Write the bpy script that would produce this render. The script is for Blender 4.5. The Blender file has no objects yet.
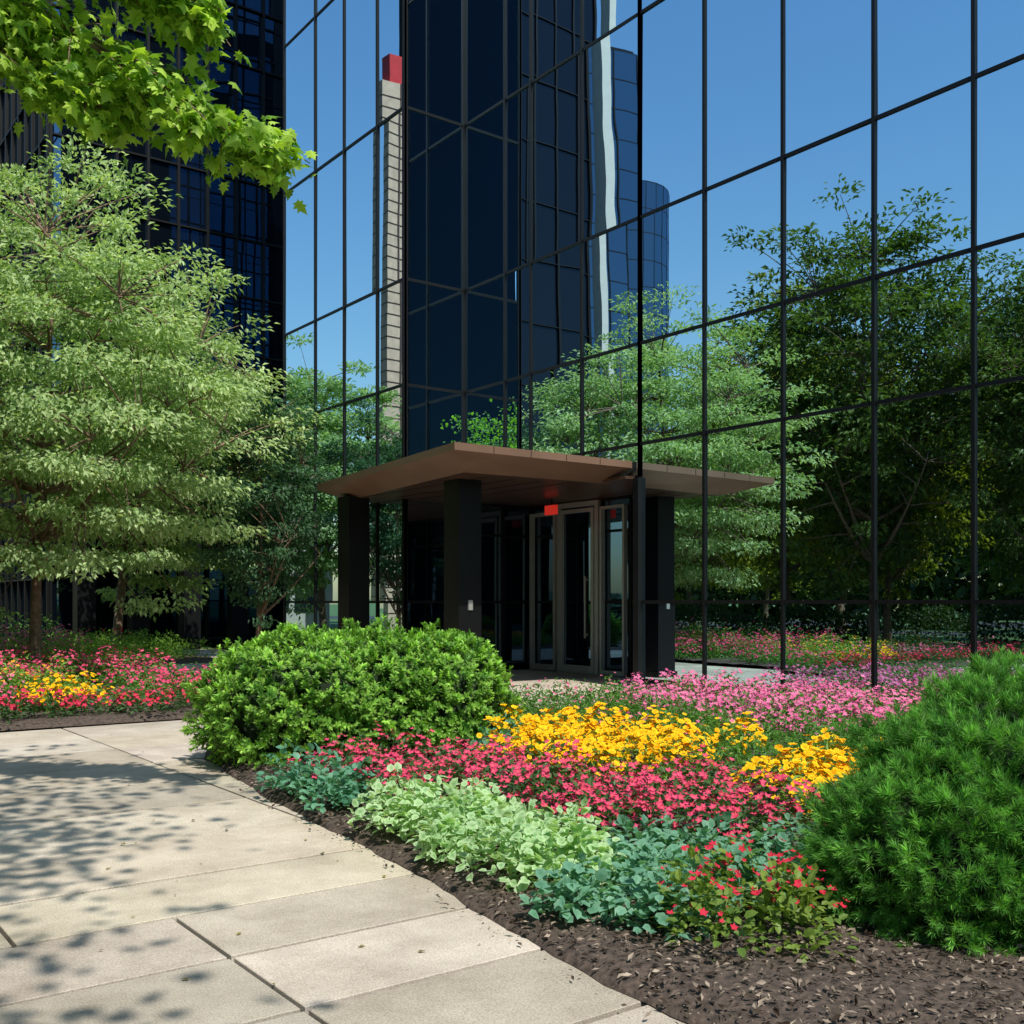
import bpy, math, random
import numpy as np
from mathutils import Vector
rng=np.random.default_rng(7); random.seed(7)
scene=bpy.context.scene
COL=scene.collection

# ---------------------------------------------------------------- helpers
def norm(a): return a/np.maximum(np.linalg.norm(a,axis=-1,keepdims=True),1e-9)
def empty(name,loc=(0,0,0)):
    o=bpy.data.objects.new(name,None); o.location=loc; COL.objects.link(o); return o
def mk(name,V,F,mat,parent=None,cd=None,smooth=False):
    V=np.asarray(V,dtype=np.float32).reshape(-1,3); F=np.asarray(F,dtype=np.int32)
    k=F.shape[1]; me=bpy.data.meshes.new(name)
    me.vertices.add(len(V)); me.vertices.foreach_set('co',V.ravel())
    me.loops.add(F.size); me.loops.foreach_set('vertex_index',F.ravel())
    me.polygons.add(len(F)); me.polygons.foreach_set('loop_start',np.arange(0,F.size,k,dtype=np.int32))
    me.update(calc_edges=True)
    if cd is not None:
        a=me.color_attributes.new('Cd','FLOAT_COLOR','POINT')
        c=np.ones((len(V),4),dtype=np.float32); c[:,:3]=cd; a.data.foreach_set('color',c.ravel())
    me.polygons.foreach_set('use_smooth',np.full(len(F),smooth,dtype=bool))
    me.materials.append(mat)
    o=bpy.data.objects.new(name,me); COL.objects.link(o)
    if parent is not None: o.parent=parent
    return o
class Geo:
    def __init__(s): s.V=[];s.F=[];s.C=[];s.n=0
    def add(s,V,F,C=None):
        V=np.asarray(V,dtype=np.float32).reshape(-1,3)
        s.V.append(V); s.F.append(np.asarray(F)+s.n); s.n+=len(V)
        if C is None: C=np.ones((len(V),3))
        s.C.append(np.broadcast_to(np.asarray(C,dtype=np.float32),(len(V),3)))
    def make(s,name,mat,parent=None,smooth=False,cd=True):
        return mk(name,np.concatenate(s.V),np.concatenate(s.F),mat,parent,np.concatenate(s.C) if cd else None,smooth)
BF=np.array([[0,3,2,1],[4,5,6,7],[0,1,5,4],[1,2,6,5],[2,3,7,6],[3,0,4,7]])
class Boxes(Geo):
    def box(s,x0,x1,y0,y1,z0,z1,c=None):
        s.add([[x0,y0,z0],[x1,y0,z0],[x1,y1,z0],[x0,y1,z0],[x0,y0,z1],[x1,y0,z1],[x1,y1,z1],[x0,y1,z1]],BF,c)
    def obox(s,o,d,n,s0,s1,n0,n1,z0,z1,c=None):
        o=np.array(o);d=np.array(d);n=np.array(n)
        P=[]
        for z in (z0,z1):
            for a,b in ((s0,n0),(s1,n0),(s1,n1),(s0,n1)):
                p=o+d*a+n*b; P.append([p[0],p[1],z])
        s.add(P,BF,c)

# ---------------------------------------------------------------- materials
def newmat(name):
    m=bpy.data.materials.new(name); m.use_nodes=True; nt=m.node_tree; nt.nodes.clear()
    out=nt.nodes.new('ShaderNodeOutputMaterial'); return m,nt,out
def nd(nt,t,**kw):
    n=nt.nodes.new(t)
    for k,v in kw.items(): setattr(n,k,v)
    return n
def simple(name,col,rough=.6,metal=0,noise=.15,scale=4,bump=0.0,spec=.5,detail=6):
    m,nt,out=newmat(name)
    p=nd(nt,'ShaderNodeBsdfPrincipled'); p.inputs['Roughness'].default_value=rough; p.inputs['Metallic'].default_value=metal
    p.inputs['Specular IOR Level'].default_value=spec
    tc=nd(nt,'ShaderNodeTexCoord'); nz=nd(nt,'ShaderNodeTexNoise'); nz.inputs['Scale'].default_value=scale; nz.inputs['Detail'].default_value=detail
    nt.links.new(tc.outputs['Object'],nz.inputs['Vector'])
    r=nd(nt,'ShaderNodeValToRGB'); r.color_ramp.elements[0].position=.3; r.color_ramp.elements[1].position=.7
    r.color_ramp.elements[0].color=(*[c*(1-noise) for c in col],1); r.color_ramp.elements[1].color=(*[c*(1+noise) for c in col],1)
    nt.links.new(nz.outputs['Fac'],r.inputs['Fac']); nt.links.new(r.outputs['Color'],p.inputs['Base Color'])
    if bump:
        b=nd(nt,'ShaderNodeBump'); b.inputs['Strength'].default_value=.6; b.inputs['Distance'].default_value=bump
        nt.links.new(nz.outputs['Fac'],b.inputs['Height']); nt.links.new(b.outputs['Normal'],p.inputs['Normal'])
    nt.links.new(p.outputs[0],out.inputs[0]); return m
def glassmat(name,tint,refl,base,wav=.0007,scale=.8):
    m,nt,out=newmat(name)
    g=nd(nt,'ShaderNodeBsdfGlossy'); g.inputs['Roughness'].default_value=.0; g.inputs['Color'].default_value=(*tint,1)
    d=nd(nt,'ShaderNodeBsdfDiffuse'); d.inputs['Color'].default_value=(*base,1)
    fr=nd(nt,'ShaderNodeFresnel'); fr.inputs['IOR'].default_value=1.5
    mr=nd(nt,'ShaderNodeMapRange'); mr.inputs['From Min'].default_value=.04; mr.inputs['From Max'].default_value=1
    mr.inputs['To Min'].default_value=refl; mr.inputs['To Max'].default_value=1
    nt.links.new(fr.outputs[0],mr.inputs['Value'])
    tc=nd(nt,'ShaderNodeTexCoord'); nz=nd(nt,'ShaderNodeTexNoise'); nz.inputs['Scale'].default_value=scale; nz.inputs['Detail'].default_value=1.0
    nt.links.new(tc.outputs['Object'],nz.inputs['Vector'])
    b=nd(nt,'ShaderNodeBump'); b.inputs['Strength'].default_value=1; b.inputs['Distance'].default_value=wav
    nt.links.new(nz.outputs['Fac'],b.inputs['Height']); nt.links.new(b.outputs['Normal'],g.inputs['Normal'])
    mx=nd(nt,'ShaderNodeMixShader'); nt.links.new(mr.outputs[0],mx.inputs[0]); nt.links.new(d.outputs[0],mx.inputs[1]); nt.links.new(g.outputs[0],mx.inputs[2])
    nt.links.new(mx.outputs[0],out.inputs[0]); return m
def foliagemat(name,trans=.35,rough=.5,spec=.35,tt=(1.6,1.7,.65)):
    m,nt,out=newmat(name)
    a=nd(nt,'ShaderNodeAttribute',attribute_name='Cd')
    p=nd(nt,'ShaderNodeBsdfPrincipled'); p.inputs['Roughness'].default_value=rough; p.inputs['Specular IOR Level'].default_value=spec
    t=nd(nt,'ShaderNodeBsdfTranslucent')
    hs=nd(nt,'ShaderNodeMix',data_type='RGBA',blend_type='MULTIPLY'); hs.inputs[0].default_value=1; hs.inputs[7].default_value=(*tt,1)
    nt.links.new(a.outputs['Color'],hs.inputs[6]); nt.links.new(hs.outputs[2],t.inputs['Color'])
    nt.links.new(a.outputs['Color'],p.inputs['Base Color'])
    mx=nd(nt,'ShaderNodeMixShader'); mx.inputs[0].default_value=trans
    nt.links.new(p.outputs[0],mx.inputs[1]); nt.links.new(t.outputs[0],mx.inputs[2]); nt.links.new(mx.outputs[0],out.inputs[0]); return m

M_glass=glassmat('tinted_glass',(.64,.87,1.0),.93,(.004,.006,.009))
M_glass_dark=glassmat('dark_glass',(.32,.48,.66),.34,(.004,.007,.012))
M_glass_far=glassmat('far_dark_glass',(.25,.36,.45),.05,(.006,.008,.013))
M_glass_blue=glassmat('blue_tower_glass',(.35,.55,.80),.14,(.012,.032,.065))
M_frame=simple('dark_aluminium',(.006,.007,.008),.5,.0,.2,3,spec=.25)
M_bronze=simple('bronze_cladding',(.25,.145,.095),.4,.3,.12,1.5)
M_soffit=simple('shaded_bronze_soffit',(.075,.040,.028),.35,.1,.2,1.2)  # underside shade put into the colour: darker copy of the bronze cladding
M_black=simple('black_column_cladding',(.006,.006,.007),.4,.0,.2,2,spec=.25)
M_doorframe=simple('steel_door_frame',(.42,.42,.40),.4,.4,.08,6)
M_conc=simple('precast_concrete',(.46,.42,.36),.8,0,.12,2)
M_brick=simple('tan_brick',(.60,.42,.31),.85,0,.15,3)
M_white=simple('pale_stone',(.60,.57,.52),.7,0,.06,2)
M_bark=simple('bark',(.19,.125,.085),.9,0,.35,14,.02)
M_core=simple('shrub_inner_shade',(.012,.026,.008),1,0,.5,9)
M_red=simple('red_plastic',(.6,.02,.015),.4)
m,nt,out=newmat('lit_exit_sign'); p=nd(nt,'ShaderNodeBsdfPrincipled'); p.inputs['Base Color'].default_value=(.6,.02,.015,1); p.inputs['Emission Color'].default_value=(1,.05,.03,1); p.inputs['Emission Strength'].default_value=.35
nt.links.new(p.outputs[0],out.inputs[0]); M_exit=m
M_fol=foliagemat('foliage')
M_petal=foliagemat('petal',.15,.65,.12,(1.2,.9,1.0))

# ---------------------------------------------------------------- world, sun, camera
el=math.radians(56); Lv=Vector((-0.20*math.cos(el),-0.98*math.cos(el),math.sin(el))).normalized()
w=bpy.data.worlds.new('World'); scene.world=w; w.use_nodes=True
nt=w.node_tree; bg=nt.nodes['Background']; sky=nt.nodes.new('ShaderNodeTexSky'); sky.sky_type='NISHITA'
sky.sun_disc=False; sky.sun_elevation=el; sky.sun_rotation=math.atan2(Lv.x,Lv.y); sky.air_density=1.6; sky.dust_density=.8; sky.ozone_density=4.0
hs=nt.nodes.new('ShaderNodeHueSaturation'); hs.inputs['Saturation'].default_value=1.2
nt.links.new(sky.outputs[0],hs.inputs['Color']); nt.links.new(hs.outputs[0],bg.inputs[0]); bg.inputs[1].default_value=.15
sd=bpy.data.lights.new('sun','SUN'); sd.energy=5.0; sd.angle=math.radians(.5); sd.color=(1,.95,.84)
so=bpy.data.objects.new('sun',sd); COL.objects.link(so); so.rotation_euler=Lv.to_track_quat('Z','Y').to_euler(); so.location=(0,-20,40)
cd=bpy.data.cameras.new('camera'); cam=bpy.data.objects.new('camera',cd); COL.objects.link(cam)
cam.location=(0,0,1.4); cam.rotation_euler=(math.radians(90),0,math.radians(-36.8)); cd.sensor_width=36; cd.lens=37.05; cd.shift_y=.0879; cd.clip_end=3000; cd.clip_start=.05
scene.camera=cam
scene.view_settings.view_transform='Standard'

# ---------------------------------------------------------------- ground & paving
M_grass=simple('grass',(.07,.13,.03),.9,0,.45,3,.02,detail=10)
mk('ground',[[-1500,-1500,-.06],[1500,-1500,-.06],[1500,1500,-.06],[-1500,1500,-.06]],[[0,1,2,3]],M_grass)
M_asph=simple('asphalt',(.05,.05,.052),.9,0,.2,20,.004)
mk('road',[[-34,-200,-.05],[-24,-200,-.05],[-24,200,-.05],[-34,200,-.05]],[[0,1,2,3]],M_asph)

def concrete():
    m,nt,out=newmat('concrete_paving')
    p=nd(nt,'ShaderNodeBsdfPrincipled'); p.inputs['Roughness'].default_value=.85; p.inputs['Specular IOR Level'].default_value=.25
    tc=nd(nt,'ShaderNodeTexCoord'); a=nd(nt,'ShaderNodeAttribute',attribute_name='Cd')
    n1=nd(nt,'ShaderNodeTexNoise'); n1.inputs['Scale'].default_value=1.6; n1.inputs['Detail'].default_value=9; n1.inputs['Roughness'].default_value=.7
    n2=nd(nt,'ShaderNodeTexNoise'); n2.inputs['Scale'].default_value=130; n2.inputs['Detail'].default_value=3
    for n in (n1,n2): nt.links.new(tc.outputs['Object'],n.inputs['Vector'])
    r1=nd(nt,'ShaderNodeValToRGB'); r1.color_ramp.elements[0].position=.33; r1.color_ramp.elements[1].position=.66
    r1.color_ramp.elements[0].color=(.42,.37,.31,1); r1.color_ramp.elements[1].color=(.66,.60,.52,1)
    r2=nd(nt,'ShaderNodeValToRGB'); r2.color_ramp.elements[0].position=.35; r2.color_ramp.elements[1].position=.62
    r2.color_ramp.elements[0].color=(.72,.70,.67,1); r2.color_ramp.elements[1].color=(1.05,1.05,1.05,1)
    nt.links.new(n1.outputs['Fac'],r1.inputs[0]); nt.links.new(n2.outputs['Fac'],r2.inputs[0])
    x=nd(nt,'ShaderNodeMix',data_type='RGBA',blend_type='MULTIPLY'); x.inputs[0].default_value=1
    nt.links.new(r1.outputs[0],x.inputs[6]); nt.links.new(r2.outputs[0],x.inputs[7])
    y=nd(nt,'ShaderNodeMix',data_type='RGBA',blend_type='MULTIPLY'); y.inputs[0].default_value=1
    nt.links.new(x.outputs[2],y.inputs[6]); nt.links.new(a.outputs['Color'],y.inputs[7])
    nt.links.new(y.outputs[2],p.inputs['Base Color'])
    b=nd(nt,'ShaderNodeBump'); b.inputs['Strength'].default_value=.5; b.inputs['Distance'].default_value=.004
    nt.links.new(n2.outputs['Fac'],b.inputs['Height']); nt.links.new(b.outputs['Normal'],p.inputs['Normal'])
    nt.links.new(p.outputs[0],out.inputs[0]); return m
M_pave=concrete()
pav=empty('pavement')
mk('joint_bed',[[-1.6,-8,-.028],[16,-8,-.028],[16,31,-.028],[-1.6,31,-.028]],[[0,1,2,3]],simple('joint_sand',(.025,.02,.016),.95,0,.3,30),pav)
g=Geo()
def slab(x0,x1,y0,y1):
    jx=.009; jy=.015; b=.003
    x0+=jx;x1-=jx;y0+=jy;y1-=jy; dz=rng.uniform(-.002,.002)
    V=[[x0,y0,-.03],[x1,y0,-.03],[x1,y1,-.03],[x0,y1,-.03],[x0,y0,-b+dz],[x1,y0,-b+dz],[x1,y1,-b+dz],[x0,y1,-b+dz],
       [x0+b,y0+b,dz],[x1-b,y0+b,dz],[x1-b,y1-b,dz],[x0+b,y1-b,dz]]
    F=[[0,1,5,4],[1,2,6,5],[2,3,7,6],[3,0,4,7],[4,5,9,8],[5,6,10,9],[6,7,11,10],[7,4,8,11],[8,9,10,11]]
    t=rng.uniform(.76,1.10); g.add(V,F,[t,t*rng.uniform(.96,1.0),t*rng.uniform(.90,1.0)])
ys=[-8,-6.7,-5.4,-4.1,-2.8,-1.5,-.3,.7,1.36,2.02,2.67,3.33,3.99,4.65,5.31,6.2,7.2,8.2,9.25,10.3,11.3,12.35]
for i in range(len(ys)-1):
    xs=[-1.55,.35,1.6,2.85,4.1,5.4] if ys[i]<4.6 else ([-1.55,-.6,.95,3.0,4.1,5.4] if ys[i]<9.2 else [-1.55,.0,1.5,3.0,4.5,5.4])
    for a,b_ in zip(xs[:-1],xs[1:]): slab(a,b_,ys[i],ys[i+1])
xs=np.arange(5.4,14.5,1.5)
for y0 in np.arange(9.25,17.3,1.36):
    for x0 in xs: slab(x0,x0+1.5,y0,y0+1.36)
for y0 in np.arange(17.41,30.5,1.5):
    for x0 in np.arange(5.4,10.3,1.5): slab(x0,x0+1.5,y0,y0+1.5)
g.make('paving_slabs',M_pave,pav)

# ---------------------------------------------------------------- curtain wall
def curtain(glass,frame,o,d,n,S,Z,mw=.05,mp=.03,tilt=.0013,skip=None,hz=.05):
    o=np.array(o,float);d=np.array(d,float);n=np.array(n,float)
    for i in range(len(S)-1):
        for j in range(len(Z)-1):
            a,b=S[i],S[i+1]; z0,z1=Z[j],Z[j+1]
            ta,tb=rng.normal(0,tilt,2); sag=rng.normal(0,.0012)
            V=[]
            m=4
            for u in np.linspace(0,1,m+1):
                for v in np.linspace(0,1,m+1):
                    off=ta*(u-.5)*(b-a)+tb*(v-.5)*(z1-z0)+sag*4*((u-.5)**2+(v-.5)**2)
                    p=o+d*(a+(b-a)*u)+n*off; V.append([p[0],p[1],z0+(z1-z0)*v])
            F=[]
            for p in range(m):
                for q in range(m):
                    k=p*(m+1)+q; F.append([k,k+m+1,k+m+2,k+1])
            if np.cross([*d,0],[0,0,1]) @ np.array([*n,0])<0: F=[f[::-1] for f in F]
            glass.add(V,F)
    for s in S: frame.obox(o,d,n,s-mw/2,s+mw/2,-.03,mp,Z[0],Z[-1])
    for z in Z:
        for i in range(len(S)-1):
            frame.obox(o,d,n,S[i]+mw/2,S[i+1]-mw/2,-.03,mp-.01,z-hz/2,z+hz/2)

Z=[.15,1.40,3.95,5.57,7.60,10.89,14.3,16.4,19.7,23.,26.3,29.6,32.9,36.2]
bld=empty('glass_office_building')
gl=Geo(); fr=Boxes(); gd=Geo()
S=list(np.arange(5.3-1.4*15,5.31,1.4))+[6.7,8.05,9.5,10.97,12.37]
curtain(gl,fr,(11.83,0),(0,1),(-1,0),S,Z)
S2=[12.37,13.8,15.23,16.03,17.4]
curtain(gl,fr,(11.83,0),(0,1),(-1,0),S2,[3.42]+Z[2:])
curtain(gl,fr,(0,17.4),(1,0),(0,-1),[10.45,11.80],Z)
curtain(gl,fr,(10.45,0),(0,1),(-1,0),[17.4,18.45,19.85,21.2,22.8],Z)
curtain(gl,fr,(0,22.8),(1,0),(0,1),[10.45,12,14,16,18,20,24,28],Z,tilt=.0005)
curtain(gd,fr,(0,17.36),(1,0),(0,-1),[11.86,12.15,12.75,13.46],[.12,1.40,2.75,3.36])
curtain(gd,fr,(13.5,0),(0,1),(-1,0),[12.42,13.4,14.35,15.15],[.12,1.40,2.75,3.36])
curtain(gd,fr,(13.5,0),(0,1),(-1,0),[16.42,17.33],[.12,1.40,2.75,3.36])
curtain(gd,fr,(0,12.42),(1,0),(0,1),[11.86,13.46],[.12,1.40,2.75,3.36])
gl.make('curtain_wall_glass',M_glass,bld,cd=False,smooth=True)
gd.make('entrance_glazing',M_glass_dark,bld,cd=False,smooth=True)
fr.box(11.72,11.95,-16,12.42,-.05,.12); fr.box(10.36,10.6,17.3,22.8,-.05,.12)
fr.box(11.75,11.92,12.33,12.45,.12,3.40); fr.box(10.41,10.5,17.37,17.44,.15,36)
fr.box(10.5,11.8,17.42,17.6,-.05,.15)
fr.make('mullions_and_sills',M_frame,bld,cd=False)
b=Boxes(); b.box(11.95,40,-16.2,12.30,0,36); b.box(13.6,40,12.32,22.6,0,3.4); b.box(12.0,40,12.32,22.6,3.44,36); b.box(10.6,12.0,17.7,22.6,0,36); b.box(10.3,40.2,-16.4,22.9,36.3,37.2)
b.make('building_core',M_black,bld,cd=False)
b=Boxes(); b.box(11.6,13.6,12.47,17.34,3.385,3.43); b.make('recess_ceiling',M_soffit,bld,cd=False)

# doors
dr=Boxes()
def dframe(y0,y1,z0,z1,w_=.07,x=13.42):
    dr.box(x,x+.09,y0,y0+w_,z0,z1); dr.box(x,x+.09,y1-w_,y1,z0,z1)
    dr.box(x,x+.09,y0+w_,y1-w_,z0,z0+w_*1.6); dr.box(x,x+.09,y0+w_,y1-w_,z1-w_,z1)
ent=empty('entrance_doors')
dframe(15.17,16.40,.0,3.36,.10,13.40); dframe(15.28,16.29,.02,3.22,.07,13.37)
dr.box(13.29,13.32,15.42,15.45,.7,1.9); dr.box(13.32,13.37,15.42,15.45,.75,.79); dr.box(13.32,13.37,15.42,15.45,1.81,1.85)
dframe(16.44,17.28,.02,3.22,.07,13.38)
dframe(14.42,15.10,.02,3.22,.05,13.38)
dr.make('door_frames',M_doorframe,ent,cd=False)
gg=Geo(); gg.add([[13.43,15.2,.1],[13.43,16.38,.1],[13.43,16.38,3.3],[13.43,15.2,3.3]],[[0,3,2,1]])
gg.make('door_glass',M_glass_dark,ent,cd=False)
exo=empty('exit_sign'); ex=Boxes(); ex.box(12.72,12.78,15.62,15.95,3.08,3.26); ex.make('lit_face',M_exit,exo,cd=False)
ex=Boxes(); ex.box(12.74,12.76,15.77,15.79,3.265,3.38); ex.make('hanger',M_frame,exo,cd=False)

# canopy
can=empty('entrance_canopy')
top=[(9.2,18.6),(8.33,12.5),(11.78,12.5),(11.78,17.32),(10.38,17.38),(10.38,18.7)]
bot=[(9.72,18.3),(9.0,13.25),(11.78,13.1),(11.78,17.30),(10.38,17.36),(10.38,18.5)]
n=len(top); V=[];
for z,P in ((3.68,top),(3.57,top),(3.37,bot)):
    V+= [[x,y,z] for x,y in P]
V+=[[10.6,15.5,3.85]]
me=bpy.data.meshes.new('canopy_roof'); F=[]
for i in range(n):
    j=(i+1)%n
    F+=[[i,n+i,n+j,j],[3*n,i,j],[n+i,2*n+i,2*n+j,n+j]]
me.from_pydata(V,[],F); me.update(); me.materials.append(M_bronze)
o=bpy.data.objects.new('canopy_roof',me); COL.objects.link(o); o.parent=can
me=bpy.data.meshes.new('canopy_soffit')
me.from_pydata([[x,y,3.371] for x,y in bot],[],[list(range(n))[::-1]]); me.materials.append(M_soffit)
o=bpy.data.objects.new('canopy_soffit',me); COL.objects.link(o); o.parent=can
c=Boxes()
for t in np.linspace(.2,.8,4):
    x=8.33+(11.78-8.33)*t; c.box(x-.004,x+.004,12.495,12.51,3.575,3.67)
    xb=9.1+(11.7-9.1)*t; c.box(xb-.005,xb+.005,13.5,17.2,3.364,3.370)
c.make('panel_seams',M_black,can,cd=False)
c=Boxes()
for (x,y) in ((9.62,14.2),(9.62,17.9)):
    c.box(x-.22,x+.22,y-.22,y+.22,.1,3.40); c.box(x-.25,x+.25,y-.25,y+.25,0,.1)
    for zz in (1.2,2.4): c.box(x-.223,x+.223,y-.223,y+.223,zz-.006,zz+.006)
oc=c.make('columns',M_black,can,cd=False)
c=Boxes(); c.box(9.57,9.65,13.95,13.98,1.27,1.43); c.make('access_panel',M_doorframe,can,cd=False)

# left tower
tw=empty('office_tower'); gl=Geo(); fr=Boxes()
zz=[.2,2.1,4.0]+list(np.arange(5.7,60,1.9)); 
curtain(gl,fr,(0,33),(1,0),(0,-1),list(np.arange(7.7,24,.95)),zz,mw=.08,mp=.1,tilt=.001)
curtain(gl,fr,(7.7,33),(0,1),(-1,0),list(np.arange(0,16,.95)),zz,mw=.08,mp=.1,tilt=.001)
gl.make('tower_glass',M_glass_dark,tw,cd=False,smooth=True); 
for x in (8.1,9.6,11.1,12.6): fr.box(x-.25,x+.25,30.6,31.1,0,4.0)
fr.box(7.6,22,30.4,32.95,4.0,4.5)
fr.make('tower_mullions_and_columns',M_frame,tw,cd=False)
b=Boxes(); b.box(7.85,25,33.15,48,0,60); b.make('tower_core',M_black,tw,cd=False)

def block(name,x0,x1,y0,y1,h,mat,gm,bay,row,wf=.62):
    e=empty(name); b=Boxes(); b.box(x0,x1,y0,y1,0,h); b.box(x0-.2,x1+.2,y0-.2,y1+.2,h,h+.6); b.make('walls',mat,e,cd=False)
    g_=Boxes()
    for z in np.arange(1,h-row*.6,row):
        for x in np.arange(x0+bay*.2,x1-bay*.7,bay): g_.box(x,x+bay*wf+bay*.2,y0-.06,y0+.1,z,z+row*wf)
        for y in np.arange(y0+bay*.2,y1-bay*.7,bay): g_.box(x1-.1,x1+.06,y,y+bay*wf+bay*.2,z,z+row*wf)
    g_.make('windows',gm,e,cd=False); return e
e=empty('dark_glass_tower'); gl=Geo(); fr=Boxes()
curtain(gl,fr,(0,45),(1,0),(0,-1),list(np.arange(-16,-7.4,1.5)),list(np.arange(0,93,3.3)),mw=.12,mp=.1)
curtain(gl,fr,(-8.5,45),(0,1),(1,0),[0,1.5,3,4.5],list(np.arange(0,93,3.3)),mw=.12,mp=.1)
gl.make('glass',M_glass_far,e,cd=False); fr.make('mullions',M_frame,e,cd=False)
b=Boxes(); b.box(-15.9,-8.6,45.1,49.4,0,92); b.make('core',M_black,e,cd=False)
e=empty('brick_pier'); b=Boxes(); b.box(-7.6,-4.5,44.2,44.9,0,26.5)
b.make('shaft',M_brick,e,cd=False); f=Boxes()
for z in np.arange(1,26,.55): f.box(-7.62,-4.48,44.17,44.89,z,z+.03)
f.box(-5.4,-5.3,44.15,44.2,0,26.5)
f.make('shaft_joints',M_soffit,e,cd=False)
b=Boxes(); b.box(-6.3,-4.9,44.3,44.9,26.5,27.9); b.make('red_sign_cap',M_red,e,cd=False)
e=empty('stone_pylon'); b=Boxes(); b.box(-16.7,-16.35,44.5,45,0,92); b.box(-16.85,-16.15,44.4,45.1,92,92.5); b.make('shaft',M_white,e,cd=False)
block('low_stone_building',-4.8,3,50,64,10.5,M_conc,M_glass_dark,2.2,3.2)
e=empty('blue_glass_tower'); gl=Geo(); fr=Boxes()
curtain(gl,fr,(0,48),(1,0),(0,-1),list(np.arange(-21.2,-17.3,1.2)),list(np.arange(0,35.1,1.75)),mw=.05,mp=.03,tilt=.006)
curtain(gl,fr,(-17.6,48),(0,1),(1,0),[0,1.2,2.4,3.6],list(np.arange(0,35.1,1.75)),mw=.05,mp=.03,tilt=.006)
b=Boxes(); b.box(-21.1,-17.7,48.1,52,0,35.2); b.make('core',M_black,e,cd=False)
N=12; R=3.0; cx,cy=-23.6,51.0; a=np.linspace(-math.pi*.75,math.pi*.25,N)
Zc=np.arange(0,29,1.75)
for i in range(N-1):
    p0=np.array([cx+R*math.cos(a[i]),cy+R*math.sin(a[i])]); p1=np.array([cx+R*math.cos(a[i+1]),cy+R*math.sin(a[i+1])])
    d=(p1-p0)/np.linalg.norm(p1-p0); nn=np.array([d[1],-d[0]])
    curtain(gl,fr,p0,d,nn,[0,float(np.linalg.norm(p1-p0))],Zc,mw=.04,mp=.02,tilt=.006)
V=[[cx+(R-.25)*math.cos(t),cy+(R-.25)*math.sin(t),zq] for zq in (0,Zc[-1]) for t in np.linspace(0,2*math.pi,N,endpoint=False)]
g2=Geo(); g2.add(V,[[i,(i+1)%N,N+(i+1)%N,N+i] for i in range(N)]); g2.make('rounded_corner_core',M_black,e,cd=False)
gl.make('glass',M_glass_blue,e,cd=False); fr.make('mullions',M_frame,e,cd=False)
block('dark_office_block',-32,-15,-55,-38,62,M_glass_far,M_glass_blue,2.2,3.3)
block('banded_office_block',7,22,72,86,70,M_glass_far,M_glass_blue,2.2,3.3)
block('stone_office_block',-75,-52,0,40,12,M_conc,M_glass_dark,3,3.4)

# ---------------------------------------------------------------- vegetation generators
def lerp(c0,c1,t): return np.asarray(c0)*(1-t[:,None])+np.asarray(c1)*t[:,None]
def perp(N):
    r=norm(rng.normal(size=N.shape)); return norm(r-N*np.sum(r*N,-1,keepdims=True))
def leaves(G,P,T,N,S,w,C,fold=.12,droop=.0):
    T=norm(T); B=norm(np.cross(N,T)); Nn=np.cross(T,B); S=np.asarray(S).reshape(-1,1)*np.ones((len(P),1))
    mid=P+T*S*.45
    V=np.stack([P,mid+B*S*w*.5+Nn*S*fold,P+T*S-Nn*S*droop,mid-B*S*w*.5+Nn*S*fold],1).reshape(-1,3)
    k=np.arange(len(P))[:,None]*4
    F=np.concatenate([k+[0,2,1],k+[0,3,2]],0)
    G.add(V,F,np.repeat(C,4,0))
def ovals(G,P,T,N,S,w,C,fold=.08,droop=.12,edge=None):
    T=norm(T); B=norm(np.cross(N,T)); Nn=np.cross(T,B); S=np.asarray(S).reshape(-1,1)*np.ones((len(P),1))
    def q(t,b,h): return P+T*S*t+B*S*w*b+Nn*S*h
    V=np.stack([q(0,0,0),q(.25,.42,fold),q(.68,.40,fold-droop*.3),q(1,0,-droop),q(.68,-.40,fold-droop*.3),q(.25,-.42,fold),q(.48,0,0)],1).reshape(-1,3)
    k=np.arange(len(P))[:,None]*7
    F=np.concatenate([k+[6,i,(i+1)%6] for i in range(6)],0)
    Cc=np.repeat(C[:,None,:],7,1).copy()
    if edge is not None: Cc[:,:6,:]=Cc[:,:6,:]*(1-edge[1])+np.array(edge[0])*edge[1]
    G.add(V,F,Cc.reshape(-1,3))
def flowers(G,P,N,S,C,CC,petals=5,notch=.55,cup=.25):
    N=norm(N); T=perp(N); B=np.cross(N,T); S=np.asarray(S).reshape(-1,1)*np.ones((len(P),1))
    m=petals*2; Vs=[P]
    for i in range(m):
        a=2*math.pi*i/m; r=1 if i%2==0 else notch
        Vs.append(P+(T*math.cos(a)+B*math.sin(a))*S*.5*r+N*S*cup*(r-.4+ rng.uniform(-.2,.2,(len(P),1))))
    V=np.stack(Vs,1).reshape(-1,3); k=np.arange(len(P))[:,None]*(m+1)
    F=np.concatenate([k+[0,1+i,1+(i+1)%m] for i in range(m)],0)
    Cc=np.repeat(C[:,None,:],m+1,1).copy(); Cc[:,0,:]=CC
    G.add(V,F,Cc.reshape(-1,3))
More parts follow.
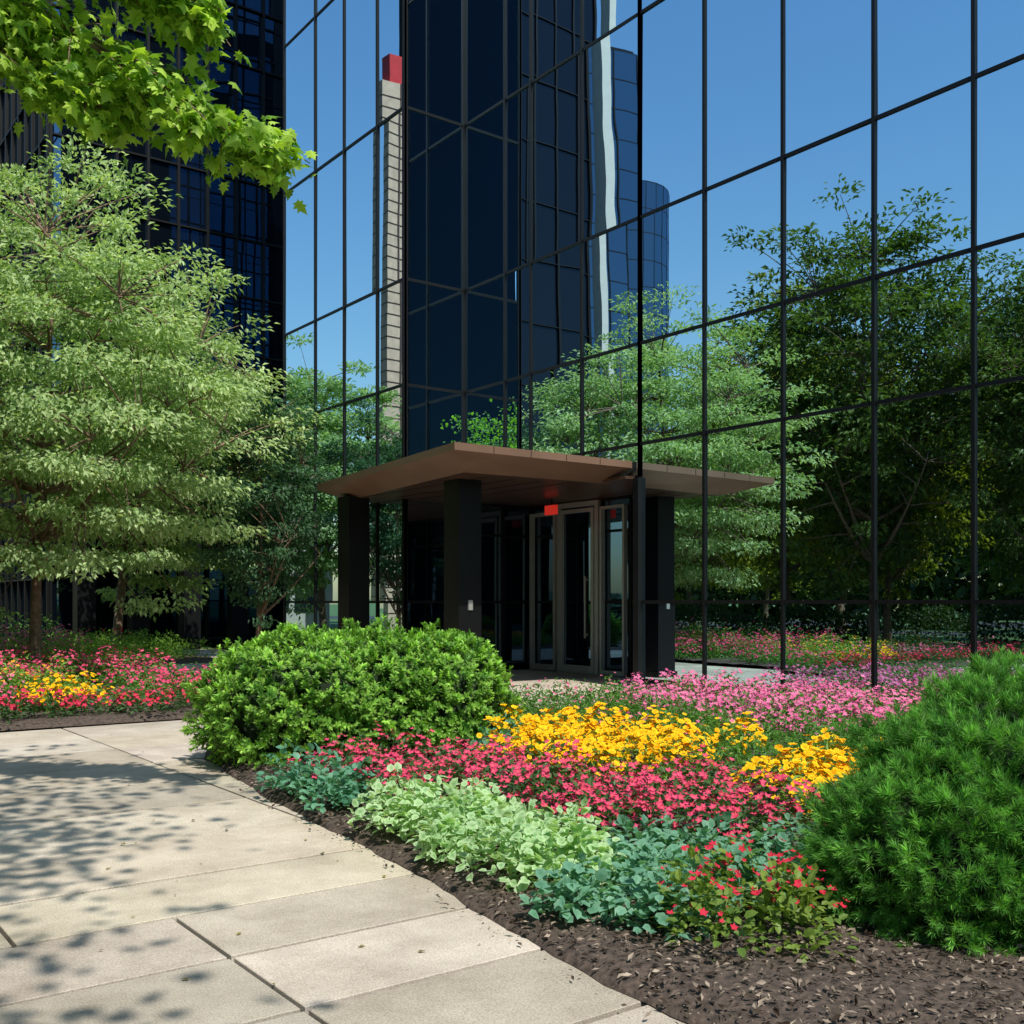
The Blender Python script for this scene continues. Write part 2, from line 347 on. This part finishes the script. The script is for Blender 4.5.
def tube(G,pts,rad,c=(1,1,1),ns=7):
    pts=np.asarray(pts,float); n=len(pts); V=[]
    for i in range(n):
        t=pts[min(i+1,n-1)]-pts[max(i-1,0)]; t=t/np.linalg.norm(t)
        a=np.cross(t,[0.3,.9,.2]); a/=np.linalg.norm(a); b_=np.cross(t,a)
        for k in range(ns):
            th=2*math.pi*k/ns; V.append(pts[i]+(a*math.cos(th)+b_*math.sin(th))*rad[i])
    F=[]
    for i in range(n-1):
        for k in range(ns):
            F.append([i*ns+k,i*ns+(k+1)%ns,(i+1)*ns+(k+1)%ns,(i+1)*ns+k])
    G.add(V,F)
def curve(p0,p1,bend,n=6):
    p0=np.array(p0,float);p1=np.array(p1,float); t=np.linspace(0,1,n)[:,None]
    m=(p0+p1)/2+np.array(bend); return (1-t)**2*p0+2*t*(1-t)*m+t**2*p1
def inpoly(P,poly):
    x,y=P[:,0],P[:,1]; ins=np.zeros(len(P),bool); n=len(poly)
    for i in range(n):
        x0,y0=poly[i];x1,y1=poly[(i+1)%n]
        c=((y0>y)!=(y1>y))&(x<(x1-x0)*(y-y0)/(y1-y0+1e-12)+x0); ins^=c
    return ins

def make_tree(name,base,H,cc,rad,nclump,lpc,ls,c0,c1,trunk_r=.1,clump_r=.45,flat=.35,tiers=0,lw=.5,sd=0,shell=.38,kmin=2,nb=(-.05,-.25,1),nj=.5):
    e=empty(name,base); W=Geo(); L=Geo(); cc=np.array(cc,float); rad=np.array(rad,float)
    limbs=[]
    trunk=curve((0,0,-.05),(cc[0]*.7,cc[1]*.7,H*.9),(rng.normal(0,.15),rng.normal(0,.15),0),10)
    tube(W,trunk,np.linspace(trunk_r,trunk_r*.18,10)*np.array([1.35,1.05]+[1]*8),ns=9); limbs.append(trunk[3:])
    nl=max(9,int(nclump/22))
    for i in range(nl):
        k=rng.integers(kmin,8) if i>3 else kmin+i%2
        a=2*math.pi*(i*.382+rng.uniform(-.08,.08)); r=rng.uniform(.55,.85)
        zf=(k-2)/6
        tgt=cc+np.array([math.cos(a)*r*rad[0],math.sin(a)*r*rad[1],rad[2]*(-.55+1.25*zf)*rng.uniform(.8,1.1)])
        c=curve(trunk[k],tgt,(0,0,-.12*H*.3+rng.normal(0,.1)),7); rr=trunk_r*(.5-.3*zf)
        tube(W,c,np.linspace(rr,rr*.2,7),ns=6); limbs.append(c[2:])
    LP=np.concatenate(limbs)
    d=norm(rng.normal(size=(nclump,3))); u=rng.uniform(.12,1,nclump)**shell
    az=np.arctan2(d[:,1],d[:,0]); lump=1+.16*np.sin(3*az+sd)+.1*np.sin(7*az+2*sd+3*d[:,2])+rng.normal(0,.07,nclump)
    C=cc+d*rad*(u*lump)[:,None]
    if tiers:
        st=2*rad[2]/tiers; q=np.round((C[:,2]-cc[2])/st)*st+cc[2]; rr=np.hypot(C[:,0]-cc[0],C[:,1]-cc[1])
        C[:,2]=C[:,2]*.4+q*.6-.12*rr*.6+rng.normal(0,.06,nclump)
    for i in range(nclump):
        dd=np.linalg.norm(LP-C[i],axis=1); j=np.argmin(dd+.35*np.maximum(LP[:,2]-C[i,2],0))
        if dd[j]>.15:
            c=curve(LP[j],C[i],(0,0,.06*dd[j]),4); tube(W,c,np.linspace(.012,.004,4)*H/6,ns=4)
    n=nclump*lpc; Ci=np.repeat(C,lpc,0); sz=np.repeat(rng.uniform(.55,1.35,nclump),lpc)
    off=rng.normal(size=(n,3)); off=norm(off)*(rng.uniform(0,1,n)**.45)[:,None]*np.array([clump_r,clump_r,clump_r*flat])*sz[:,None]
    P=Ci+off; outd=norm(P-cc)
    T=norm(off*[1,1,.3]+rng.normal(0,.25,(n,3))+outd*.25+[0,0,-.15]); N=norm(np.array(nb)+rng.normal(0,nj,(n,3))+outd*.3)
    t=np.clip(np.repeat(rng.uniform(0,1,nclump),lpc)*.4+rng.uniform(0,.7,n)**1.3,0,1)
    leaves(L,P,T,N,ls*rng.uniform(.65,1.25,n),lw,lerp(c0,c1,t),droop=.12)
    W.make('trunk_and_limbs',M_bark,e,smooth=True); L.make('crown_leaves',M_fol,e); return e
def clone(src,name,loc,rot,s):
    e=empty(name,loc); e.rotation_euler=(0,0,rot); e.scale=(s,s,s)
    for c in src.children:
        o=bpy.data.objects.new(c.name.split('.')[0],c.data); COL.objects.link(o); o.parent=e
    return e

NB=dict(nb=(-.15,-.45,.9),nj=.42)
make_tree('ornamental_tree',(4.25,19.3,0),8.2,(.5,-.2,5.15),(3.35,3.2,3.4),660,85,.12,(.14,.26,.07),(.60,.72,.40),.10,.55,.34,tiers=9,sd=1,kmin=3,lw=.46,**NB)
make_tree('ornamental_tree',(7.6,26.3,0),8.0,(.9,-.5,4.8),(2.5,2.4,3.0),420,85,.15,(.13,.24,.07),(.54,.67,.36),.12,.6,.34,tiers=8,sd=2.4,kmin=3,lw=.46,**NB)
make_tree('holly_tree',(8.75,20.4,0),5.6,(.1,-.1,3.6),(1.4,1.5,2.15),260,90,.09,(.03,.09,.045),(.09,.19,.09),.07,.35,.5,sd=.5)
t1=make_tree('shade_tree',(-1.9,17.5,0),12.2,(0,0,7.4),(3.4,3.4,4.8),420,70,.2,(.03,.07,.015),(.17,.24,.04),.16,.75,.45,sd=.3)
t2=make_tree('shade_tree',(-6.5,24,0),12.5,(0,0,7.2),(3.6,3.6,4.8),380,70,.22,(.06,.10,.015),(.50,.50,.04),.17,.8,.5,sd=3.3)
clone(t1,'shade_tree',(-3.2,12.6,0),2.1,.82); clone(t2,'shade_tree',(-9,31,0),1.0,.8); clone(t1,'shade_tree',(-12,18,0),4.0,1.0)
clone(t2,'shade_tree',(-10,9,0),5.1,1.05); clone(t1,'shade_tree',(-15,28,0),.7,.9); clone(t2,'shade_tree',(-14,0,0),3.1,1.0); clone(t2,'shade_tree',(-7,4.5,0),3.6,.85)
clone(t2,'shade_tree',(-19,12,0),2.2,1.0); clone(t1,'shade_tree',(-20,22,0),1.1,1.0); clone(t2,'shade_tree',(-20,36,0),4.4,.8); clone(t2,'shade_tree',(-5.5,19.5,0),5.4,.8)

def mass(name,x0,x1,y0,y1,h,n,ls,c0,c1):
    L=Geo(); X=rng.uniform(x0,x1,n); Y=rng.uniform(y0,y1,n)
    top=h*(.72+.16*np.sin(Y*.55+x0)+.12*np.sin(Y*1.31+X*.7)+.08*np.sin(Y*3.1)); Zp=top*rng.uniform(0,1,n)**.8
    P=np.stack([X,Y,Zp],1); T=norm(rng.normal(0,1,(n,3))); N=norm(rng.normal(0,.6,(n,3))+[.3,0,.8])
    leaves(L,P,T,N,ls*rng.uniform(.6,1.3,n),.6,lerp(c0,c1,rng.uniform(0,1,n))); return L.make(name,M_fol)
mass('distant_trees',-50,-38,-30,95,12,60000,.8,(.02,.05,.012),(.10,.15,.03))
mass('boxwood_hedge_row',-8.6,-7.4,-6,36,1.5,30000,.12,(.02,.05,.015),(.07,.12,.03))

def maple_leaves(G,P,T,N,S,C):
    T=norm(T); B=norm(np.cross(N,T)); Nn=np.cross(T,B); S=np.asarray(S).reshape(-1,1)
    half=[(-.10,.26),(.06,.22),(.17,.50),(.30,.27),(.36,.30),(.52,.46),(.56,.22),(.68,.17),(.78,.10)]
    pts=[(.25,0),(0,0)]+half+[(1.0,0)]+[(a,-b_) for a,b_ in half[::-1]]
    Vs=[]
    cur=rng.uniform(.05,.3,(len(P),1))
    for a,b_ in pts: Vs.append(P+T*S*a+B*S*b_-Nn*S*(cur*a*a+.35*abs(b_)**1.5-.1*(a==.25)))
    m=len(pts)-1; V=np.stack(Vs,1).reshape(-1,3); k=np.arange(len(P))[:,None]*(m+1)
    F=np.concatenate([k+[0,1+i,1+(i+1)%m] for i in range(m)],0)
    G.add(V,F,np.repeat(C,m+1,0))
e=empty('maple_tree',(0,0,0)); W=Geo(); L=Geo()
ML0,ML1=(.10,.24,.015),(.46,.66,.08)
tr=curve((-2.6,4.6,-.05),(-1.2,4.4,7.5),(.1,.1,0),9); tube(W,tr,np.linspace(.24,.09,9),ns=10)
def hang(path,n,spread):
    path=np.array(path,float)
    t=np.linspace(0,len(path)-1,28); Q=np.stack([np.interp(t,np.arange(len(path)),path[:,i]) for i in range(3)],1)
    Q[1:-1]=(Q[:-2]+Q[1:-1]*2+Q[2:])/4
    tube(W,Q,np.linspace(.03,.005,28),ns=6)
    m=Q[9:]
    for i in range(n):
        j=rng.integers(0,len(m)); s=spread*(1-.6*j/len(m)); off=rng.normal(0,1,3)*[s,s,s*.5]; end=m[j]+off+[0,0,-.05]
        c=curve(m[max(j-2,0)],end,(0,0,.05),5); tube(W,c,np.linspace(.007,.003,5),ns=4)
        k=13; tt=rng.uniform(.35,1.05,k); P=c[0]*(1-tt[:,None])+c[-1]*tt[:,None]+rng.normal(0,.05,(k,3))
        T=norm(norm(c[-1]-c[0])*.5+rng.normal(0,.55,(k,3))+[0,0,-.35]); N=norm(rng.normal(0,.5,(k,3))+[-.1,-.45,.9])
        maple_leaves(L,P,T,N,rng.uniform(.055,.115,k),lerp(ML0,ML1,rng.uniform(0,1,k)))
root=(-1.3,4.6,6.0)
hang([root,(0,6.2,5.6),(1.2,6.55,4.95),(1.85,6.15,4.45),(2.25,5.82,4.12),(2.6,5.55,3.9)],125,.22)
hang([root,(0,5.9,5.9),(1.3,6.3,5.2),(1.9,5.95,4.9),(2.2,5.75,4.68)],85,.2)
hang([root,(0,6.9,5.4),(1.0,6.8,4.7),(1.5,6.4,4.4),(1.8,6.2,4.2)],85,.18)
hang([root,(.2,6.4,5.7),(.9,6.7,5.0),(1.2,6.55,4.75),(1.45,6.4,4.6)],100,.22)
nc=72; d=norm(rng.normal(size=(nc,3))); C=np.array([-1.7,3.1,7.4])+d*np.array([3.3,4.0,1.9])*(rng.uniform(0,1,nc)**.4)[:,None]
C=C[C[:,2]>5.6]
C=np.concatenate([C,[[-.9,-1.2,6.6],[-.4,-1.6,7.0],[-1.2,-.8,7.3],[-.2,-.9,6.4]]])
for c_ in C:
    j=np.argmin(np.linalg.norm(tr[4:]-c_,axis=1)); tube(W,curve(tr[4+j],c_,(0,0,.3),5),np.linspace(.035,.006,5),ns=5)
    k=110; P=c_+rng.normal(0,1,(k,3))*[.5,.5,.16]; T=norm(rng.normal(0,1,(k,3))+[0,0,-.3]); N=norm(rng.normal(0,.4,(k,3))+[0,0,1])
    maple_leaves(L,P,T,N,rng.uniform(.09,.15,k),lerp(ML0,ML1,rng.uniform(0,1,k)))
W.make('trunk_and_limbs',M_bark,e,smooth=True); L.make('maple_leaves',M_fol,e)

# shrubs
def shrub(name,lobes,dens,nn,Ls,wd,c0,c1,spread=1.0,shoot=.05,ctw=.85,amp=1.0,oval=False):
    e=empty(name); L=Geo(); K=Geo(); lobes=[(np.array(c),np.array(r)) for c,r in lobes]
    def bump(c,D): 
        return 1+amp*(.05*np.sin(6*D[:,0]+9*D[:,1]+c[0]*7)+.045*np.sin(11*D[:,2]+7*D[:,0]+c[1]*5)+.04*np.sin(15*D[:,1]-9*D[:,2])+.03*np.sin(23*D[:,0]+19*D[:,2]))
    for c,r in lobes:
        area=4*math.pi*((r[0]*r[1])**.8+(r[0]*r[2])**.8+(r[1]*r[2])**.8)/3
        n=int(area*dens); D=norm(rng.normal(size=(n,3))); rr=bump(c,D)*rng.uniform(.84,1.04,n)
        P=c+D*r*rr[:,None]; ok=P[:,2]>.03
        for c2,r2 in lobes:
            if c2 is c: continue
            ok&=np.sum(((P-c2)/r2)**2,1)>.72
        P=P[ok];D=D[ok]; m=len(P); nor=norm(D/r)
        A=norm(nor+np.array([0,0,.45])+rng.normal(0,.3,(m,3)))
        t=np.clip(rng.normal(.5,.3,m),0,1); cols=lerp(c0,c1,t); sz=rng.uniform(.7,1.25,m)
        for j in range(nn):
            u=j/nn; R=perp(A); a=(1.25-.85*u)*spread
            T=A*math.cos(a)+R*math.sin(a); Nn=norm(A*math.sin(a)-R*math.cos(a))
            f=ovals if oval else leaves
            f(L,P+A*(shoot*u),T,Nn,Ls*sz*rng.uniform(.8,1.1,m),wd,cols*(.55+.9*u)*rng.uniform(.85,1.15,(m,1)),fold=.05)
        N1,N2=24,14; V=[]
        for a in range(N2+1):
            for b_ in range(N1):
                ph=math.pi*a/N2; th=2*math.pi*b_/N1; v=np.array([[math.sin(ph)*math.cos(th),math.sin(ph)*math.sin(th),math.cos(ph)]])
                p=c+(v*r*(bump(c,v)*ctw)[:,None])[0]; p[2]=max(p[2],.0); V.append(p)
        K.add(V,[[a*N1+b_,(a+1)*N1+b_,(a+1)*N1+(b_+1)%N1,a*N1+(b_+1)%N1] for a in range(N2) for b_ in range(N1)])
    L.make('shoots',M_fol,e); K.make('inner_shade_core',M_core,e,cd=False,smooth=True); return e  # solid dark core stands in for the shade inside the foliage
shrub('rounded_evergreen_shrub',[((4.12,8.55,.48),(.88,.88,.60)),((4.7,8.35,.48),(.8,.8,.62)),((5.2,8.1,.46),(.64,.66,.60)),((4.4,8.9,.48),(.85,.75,.59))],420,15,.048,.42,(.08,.21,.03),(.33,.54,.10),1.1,.055,.84,1.5,oval=True)
shrub('mugo_pine_shrub',[((4.75,2.30,.38),(.85,.85,.64)),((4.22,2.45,.28),(.55,.55,.48)),((5.45,2.55,.42),(.8,.8,.62))],1000,34,.045,.09,(.045,.16,.03),(.20,.44,.09),1.05,.05,.86,1.4)

# ---------------------------------------------------------------- planting beds
def wob(x,y): return np.sin(x*3.1+y*1.7)*.5+np.sin(x*7.3-y*5.1)*.3+np.sin(x*1.3+y*9.7)*.25
M_mulch=simple('mulch',(.075,.054,.043),.95,0,.6,28,.03,detail=10)
def bed(name,edge,x1,y0,y1,nx=110,ny=140,h=.07):
    Y=np.linspace(y0,y1,ny); V=[]
    for y in Y:
        xe=edge(y)+.012*math.sin(y*6)+.008*math.sin(y*17)
        for i in range(nx):
            u=i/(nx-1); x=xe+(x1-xe)*u**1.3
            dd=min((x-xe),(y-y0),(y1-y),.25)/.25
            z=.004+h*math.sqrt(max(dd,0))+ (.012*wob(x*3,y*3)+rng.uniform(-.006,.006))*min(1,dd*2)
            V.append([x,y,z])
    F=[[j*nx+i,j*nx+i+1,(j+1)*nx+i+1,(j+1)*nx+i] for j in range(ny-1) for i in range(nx-1)]
    return mk(name,V,F,M_mulch,None,smooth=True)
ex_=[-8,0,2.46,3.33,4.73,6.99,9.2,10.1,10.45]; ey_=[2.5,2.5,2.55,2.63,2.87,3.09,3.45,3.8,4.6]
edge=lambda y: float(np.interp(y,ex_,ey_))
bed('planting_bed',edge,11.72,-6,10.45)
bed('planting_bed',lambda y:-6.0,6.1,12.45,27)
bed('planting_bed',lambda y:6.12,9.4,23.6,29.8,40,60)
n=44000; X=rng.uniform(2.40,6.2,n); Y=rng.uniform(1.0,8.5,n); E=np.array([edge(y) for y in Y]); ok=X>E-.12; ok&=rng.uniform(0,1,n)<np.where(X<E+.01,.15,1)
X,Y,E=X[ok],Y[ok],E[ok]; zz=.012+.075*np.sqrt(np.clip((X-E)/.25,0,1))+rng.uniform(0,.014,len(X))
P=np.stack([X,Y,zz],1); T=norm(rng.normal(0,1,P.shape)*[1,1,.35]); N=norm(rng.normal(0,.5,P.shape)+[0,0,1])
G=Geo(); leaves(G,P,T,N,.008+.04*rng.uniform(0,1,len(P))**1.6,.42,lerp((.03,.02,.014),(.42,.34,.27),rng.uniform(0,1,len(P))**2.2),fold=.08); G.make('mulch_chips',foliagemat('wood_chip',0,.9,.1))
n=150; X=rng.uniform(-1.2,3.4,n); Y=rng.uniform(2,12,n); P=np.stack([X,Y,np.full(n,.007)],1)
G=Geo(); leaves(G,P,norm(rng.normal(0,1,(n,3))*[1,1,.02]),norm(rng.normal(0,.12,(n,3))+[0,0,1]),rng.uniform(.012,.045,n),.55,lerp((.16,.11,.05),(.38,.32,.10),rng.uniform(0,1,n)),fold=.10); G.make('fallen_leaves',M_fol)

def zone(poly,sp,R,H,nl,ls,lw,lc,nf=0,fs=.04,fc=None,fcc=(.6,.08,.12),pet=5,L=None,Fl=None,ftop=.35,z0=.06,notch=.55,droop=.1,oval=False,edge=None):
    poly=np.array(poly); mn=poly.min(0);mx=poly.max(0)
    gx,gy=np.meshgrid(np.arange(mn[0],mx[0],sp),np.arange(mn[1],mx[1],sp)); c=np.stack([gx.ravel(),gy.ravel()],1)+rng.uniform(-.5,.5,(gx.size,2))*sp
    c=c[inpoly(c,poly)]; m=len(c)
    if m==0: return
    r=R*rng.uniform(.7,1.3,m); h=H*rng.uniform(.6,1.4,m)
    D=norm(rng.normal(size=(m*nl,3))); D[:,2]=np.abs(D[:,2]); q=np.repeat(np.arange(m),nl); s=rng.uniform(0,1,m*nl)**.25
    P=np.stack([c[q,0]+D[:,0]*r[q]*s,c[q,1]+D[:,1]*r[q]*s,z0+D[:,2]*h[q]*s+.02],1)
    T=norm(D*[1,1,.2]+rng.normal(0,.45,D.shape)+[0,0,.1]); N=norm(D*.5+[0,0,.8]+rng.normal(0,.35,D.shape))
    tint=rng.uniform(0,1,m)[q]*.4+rng.uniform(0,.6,m*nl)
    if oval: ovals(L,P,T,N,ls*rng.uniform(.6,1.3,m*nl),lw,lerp(lc[0],lc[1],tint),edge=edge)
    else: leaves(L,P,T,N,ls*rng.uniform(.6,1.3,m*nl),lw,lerp(lc[0],lc[1],tint),droop=droop)
    if nf:
        k=m*nf; D=norm(rng.normal(size=(k,3))); D[:,2]=np.abs(D[:,2])*.9+ftop; D=norm(D); q=np.repeat(np.arange(m),nf)
        keep=rng.uniform(0,1,k)<rng.uniform(.25,1.3,m)[q]; D=D[keep];q=q[keep]; k=len(q)
        s=rng.uniform(.95,1.15,k); P=np.stack([c[q,0]+D[:,0]*r[q]*s,c[q,1]+D[:,1]*r[q]*s,z0+D[:,2]*h[q]*s+.035],1)
        N=norm(D*.6+[-.1,-.25,.7]+rng.normal(0,.35,D.shape))
        flowers(Fl,P,N,fs*rng.uniform(.7,1.25,k),lerp(fc[0],fc[1],rng.uniform(0,1,k)),np.array(fcc),pet,notch)
GREEN=((.05,.15,.03),(.16,.33,.06)); LIME=((.12,.27,.04),(.28,.44,.08)); PALE=((.12,.32,.11),(.34,.54,.24)); BLUE=((.06,.21,.13),(.18,.40,.27)); DGR=((.03,.09,.03),(.10,.20,.06))
RED=((.45,.004,.06),(.80,.05,.22)); PINK=((.58,.06,.22),(.88,.32,.46)); YEL=((.88,.46,.005),(1.0,.70,.02)); CRIM=((.45,.004,.03),(.72,.02,.10)); CORAL=((.62,.02,.14),(.85,.14,.32))
def bedplants(name,specs):
    e=empty(name); L=Geo();Fl=Geo()
    for s in specs: zone(L=L,Fl=Fl,**s)
    L.make('leaves',M_fol,e)
    if Fl.n: Fl.make('blossoms',M_petal,e)
bedplants('pink_impatiens',[dict(poly=[(8.0,4.6),(11.5,4.6),(11.5,10.3),(9.4,10.3),(8.2,8.4),(7.9,6.4)],sp=.30,R=.22,H=.29,nl=70,ls=.06,lw=.55,lc=GREEN,nf=46,fs=.056,fc=PINK,fcc=(.6,.1,.3))])
bedplants('yellow_marigolds',[dict(poly=[(4.75,5.6),(5.5,5.3),(6.9,5.75),(6.75,7.0),(6.4,8.1),(5.7,7.7),(4.9,7.1)],sp=.25,R=.19,H=.27,nl=55,ls=.055,lw=.45,lc=LIME,nf=50,fs=.056,fc=YEL,fcc=(.80,.30,.0),pet=8,notch=.8),
  dict(poly=[(5.1,3.8),(6.4,3.6),(6.9,4.6),(5.9,4.85),(5.2,4.5)],sp=.25,R=.19,H=.29,nl=55,ls=.055,lw=.45,lc=LIME,nf=50,fs=.056,fc=YEL,fcc=(.80,.30,.0),pet=8,notch=.8)])
bedplants('red_begonias',[dict(poly=[(3.25,6.0),(3.4,7.2),(4.3,7.2),(4.8,6.5),(4.75,5.5),(5.1,4.9),(5.0,3.6),(4.4,3.4),(3.7,4.2),(3.5,5.3)],sp=.23,R=.19,H=.26,nl=65,ls=.055,lw=.6,lc=DGR,nf=42,fs=.046,fc=RED,fcc=(.7,.15,.15))])
bedplants('green_border_plants',[dict(poly=[(6.6,5.9),(8.0,6.2),(8.3,8.4),(9.4,10.3),(7.4,10.3),(6.5,8.3),(6.9,7.0)],sp=.3,R=.24,H=.3,nl=130,ls=.055,lw=.4,lc=GREEN,nf=5,fs=.05,fc=PINK),
  dict(poly=[(5.1,4.85),(6.9,4.85),(7.9,4.7),(7.9,6.0),(6.9,5.6),(5.5,5.3)],sp=.26,R=.23,H=.30,nl=130,ls=.055,lw=.4,lc=GREEN),
  dict(poly=[(6.6,-1),(11.4,-1),(11.4,4.5),(7.4,4.5),(6.6,3.4)],sp=.4,R=.3,H=.34,nl=130,ls=.07,lw=.4,lc=GREEN,nf=6,fs=.05,fc=PINK)])
bedplants('variegated_groundcover',[dict(poly=[(2.93,3.7),(3.4,3.75),(3.7,4.2),(3.6,5.2),(3.4,5.9),(3.05,5.7),(2.96,4.7)],sp=.2,R=.17,H=.25,nl=130,ls=.055,lw=.85,lc=PALE,oval=True,edge=((.72,.82,.60),.55))])
bedplants('blue_green_groundcover',[dict(poly=[(3.05,5.75),(3.4,5.9),(3.35,7.0),(3.2,7.0)],sp=.2,R=.17,H=.25,nl=120,ls=.055,lw=.8,lc=BLUE,oval=True),
  dict(poly=[(2.84,3.6),(2.84,3.0),(3.3,2.9),(4.1,2.75),(4.4,3.4),(3.8,4.15),(3.4,3.7)],sp=.22,R=.17,H=.19,nl=120,ls=.055,lw=.85,lc=BLUE,oval=True,edge=((.34,.54,.42),.3)),
  dict(poly=[(5.2,7.1),(5.9,7.8),(6.3,8.9),(5.8,9.2),(5.0,8.0)],sp=.24,R=.2,H=.25,nl=100,ls=.07,lw=.6,lc=BLUE)])
bedplants('red_shrub_roses',[dict(poly=[(2.86,2.85),(2.9,2.6),(3.35,2.5),(3.75,2.85),(3.65,3.2),(3.1,3.1)],sp=.2,R=.16,H=.25,nl=110,ls=.045,lw=.7,lc=((.08,.16,.03),(.26,.36,.06)),oval=True,nf=26,fs=.036,fc=CRIM,fcc=(.5,.05,.05))])
M_=dict(ls=.07,lw=.5,fs=.062)
bedplants('mixed_annuals',[
 dict(poly=[(-2,12.6),(5.9,12.6),(5.9,13.4),(-2,13.4)],sp=.27,R=.2,H=.25,nl=55,lc=DGR,nf=22,fc=CRIM,**M_),
 dict(poly=[(2.9,13.5),(3.9,13.5),(4.2,14.5),(3.1,14.5)],sp=.27,R=.2,H=.30,nl=50,lc=LIME,nf=26,fc=YEL,fcc=(.8,.3,0),pet=8,notch=.8,**M_),
 dict(poly=[(4.3,13.6),(5.9,13.6),(5.9,16.0),(4.4,16.0)],sp=.3,R=.24,H=.32,nl=60,lc=GREEN,nf=20,fc=CORAL,**M_),
 dict(poly=[(-2,13.5),(2.8,13.5),(3.0,14.8),(-2,14.8)],sp=.3,R=.22,H=.3,nl=60,lc=DGR,nf=20,fc=PINK,**M_),
 dict(poly=[(-2,15.0),(4.1,15.0),(4.1,16.4),(-2,16.4)],sp=.34,R=.27,H=.42,nl=90,lc=LIME,nf=7,fc=YEL,**M_),
 dict(poly=[(0,16.6),(6,16.6),(6,18.6),(0,18.6)],sp=.33,R=.26,H=.42,nl=80,lc=GREEN,nf=34,fc=CORAL,**M_),
 dict(poly=[(0,18.8),(6,18.8),(6,21.5),(0,21.5)],sp=.38,R=.33,H=.58,nl=110,lc=LIME,nf=4,fc=CRIM,**M_),
 dict(poly=[(0,21.7),(6,21.7),(6,24.5),(0,24.5)],sp=.35,R=.30,H=.62,nl=60,lc=GREEN,nf=34,fc=PINK,**M_),
 dict(poly=[(0,24.8),(6,24.8),(6,26.5),(0,26.5)],sp=.45,R=.4,H=.8,nl=130,ls=.1,lw=.45,lc=GREEN),
 dict(poly=[(6.5,24),(9,24),(9,29),(6.5,29)],sp=.45,R=.35,H=.5,nl=110,ls=.09,lw=.45,lc=LIME)])
print('done')
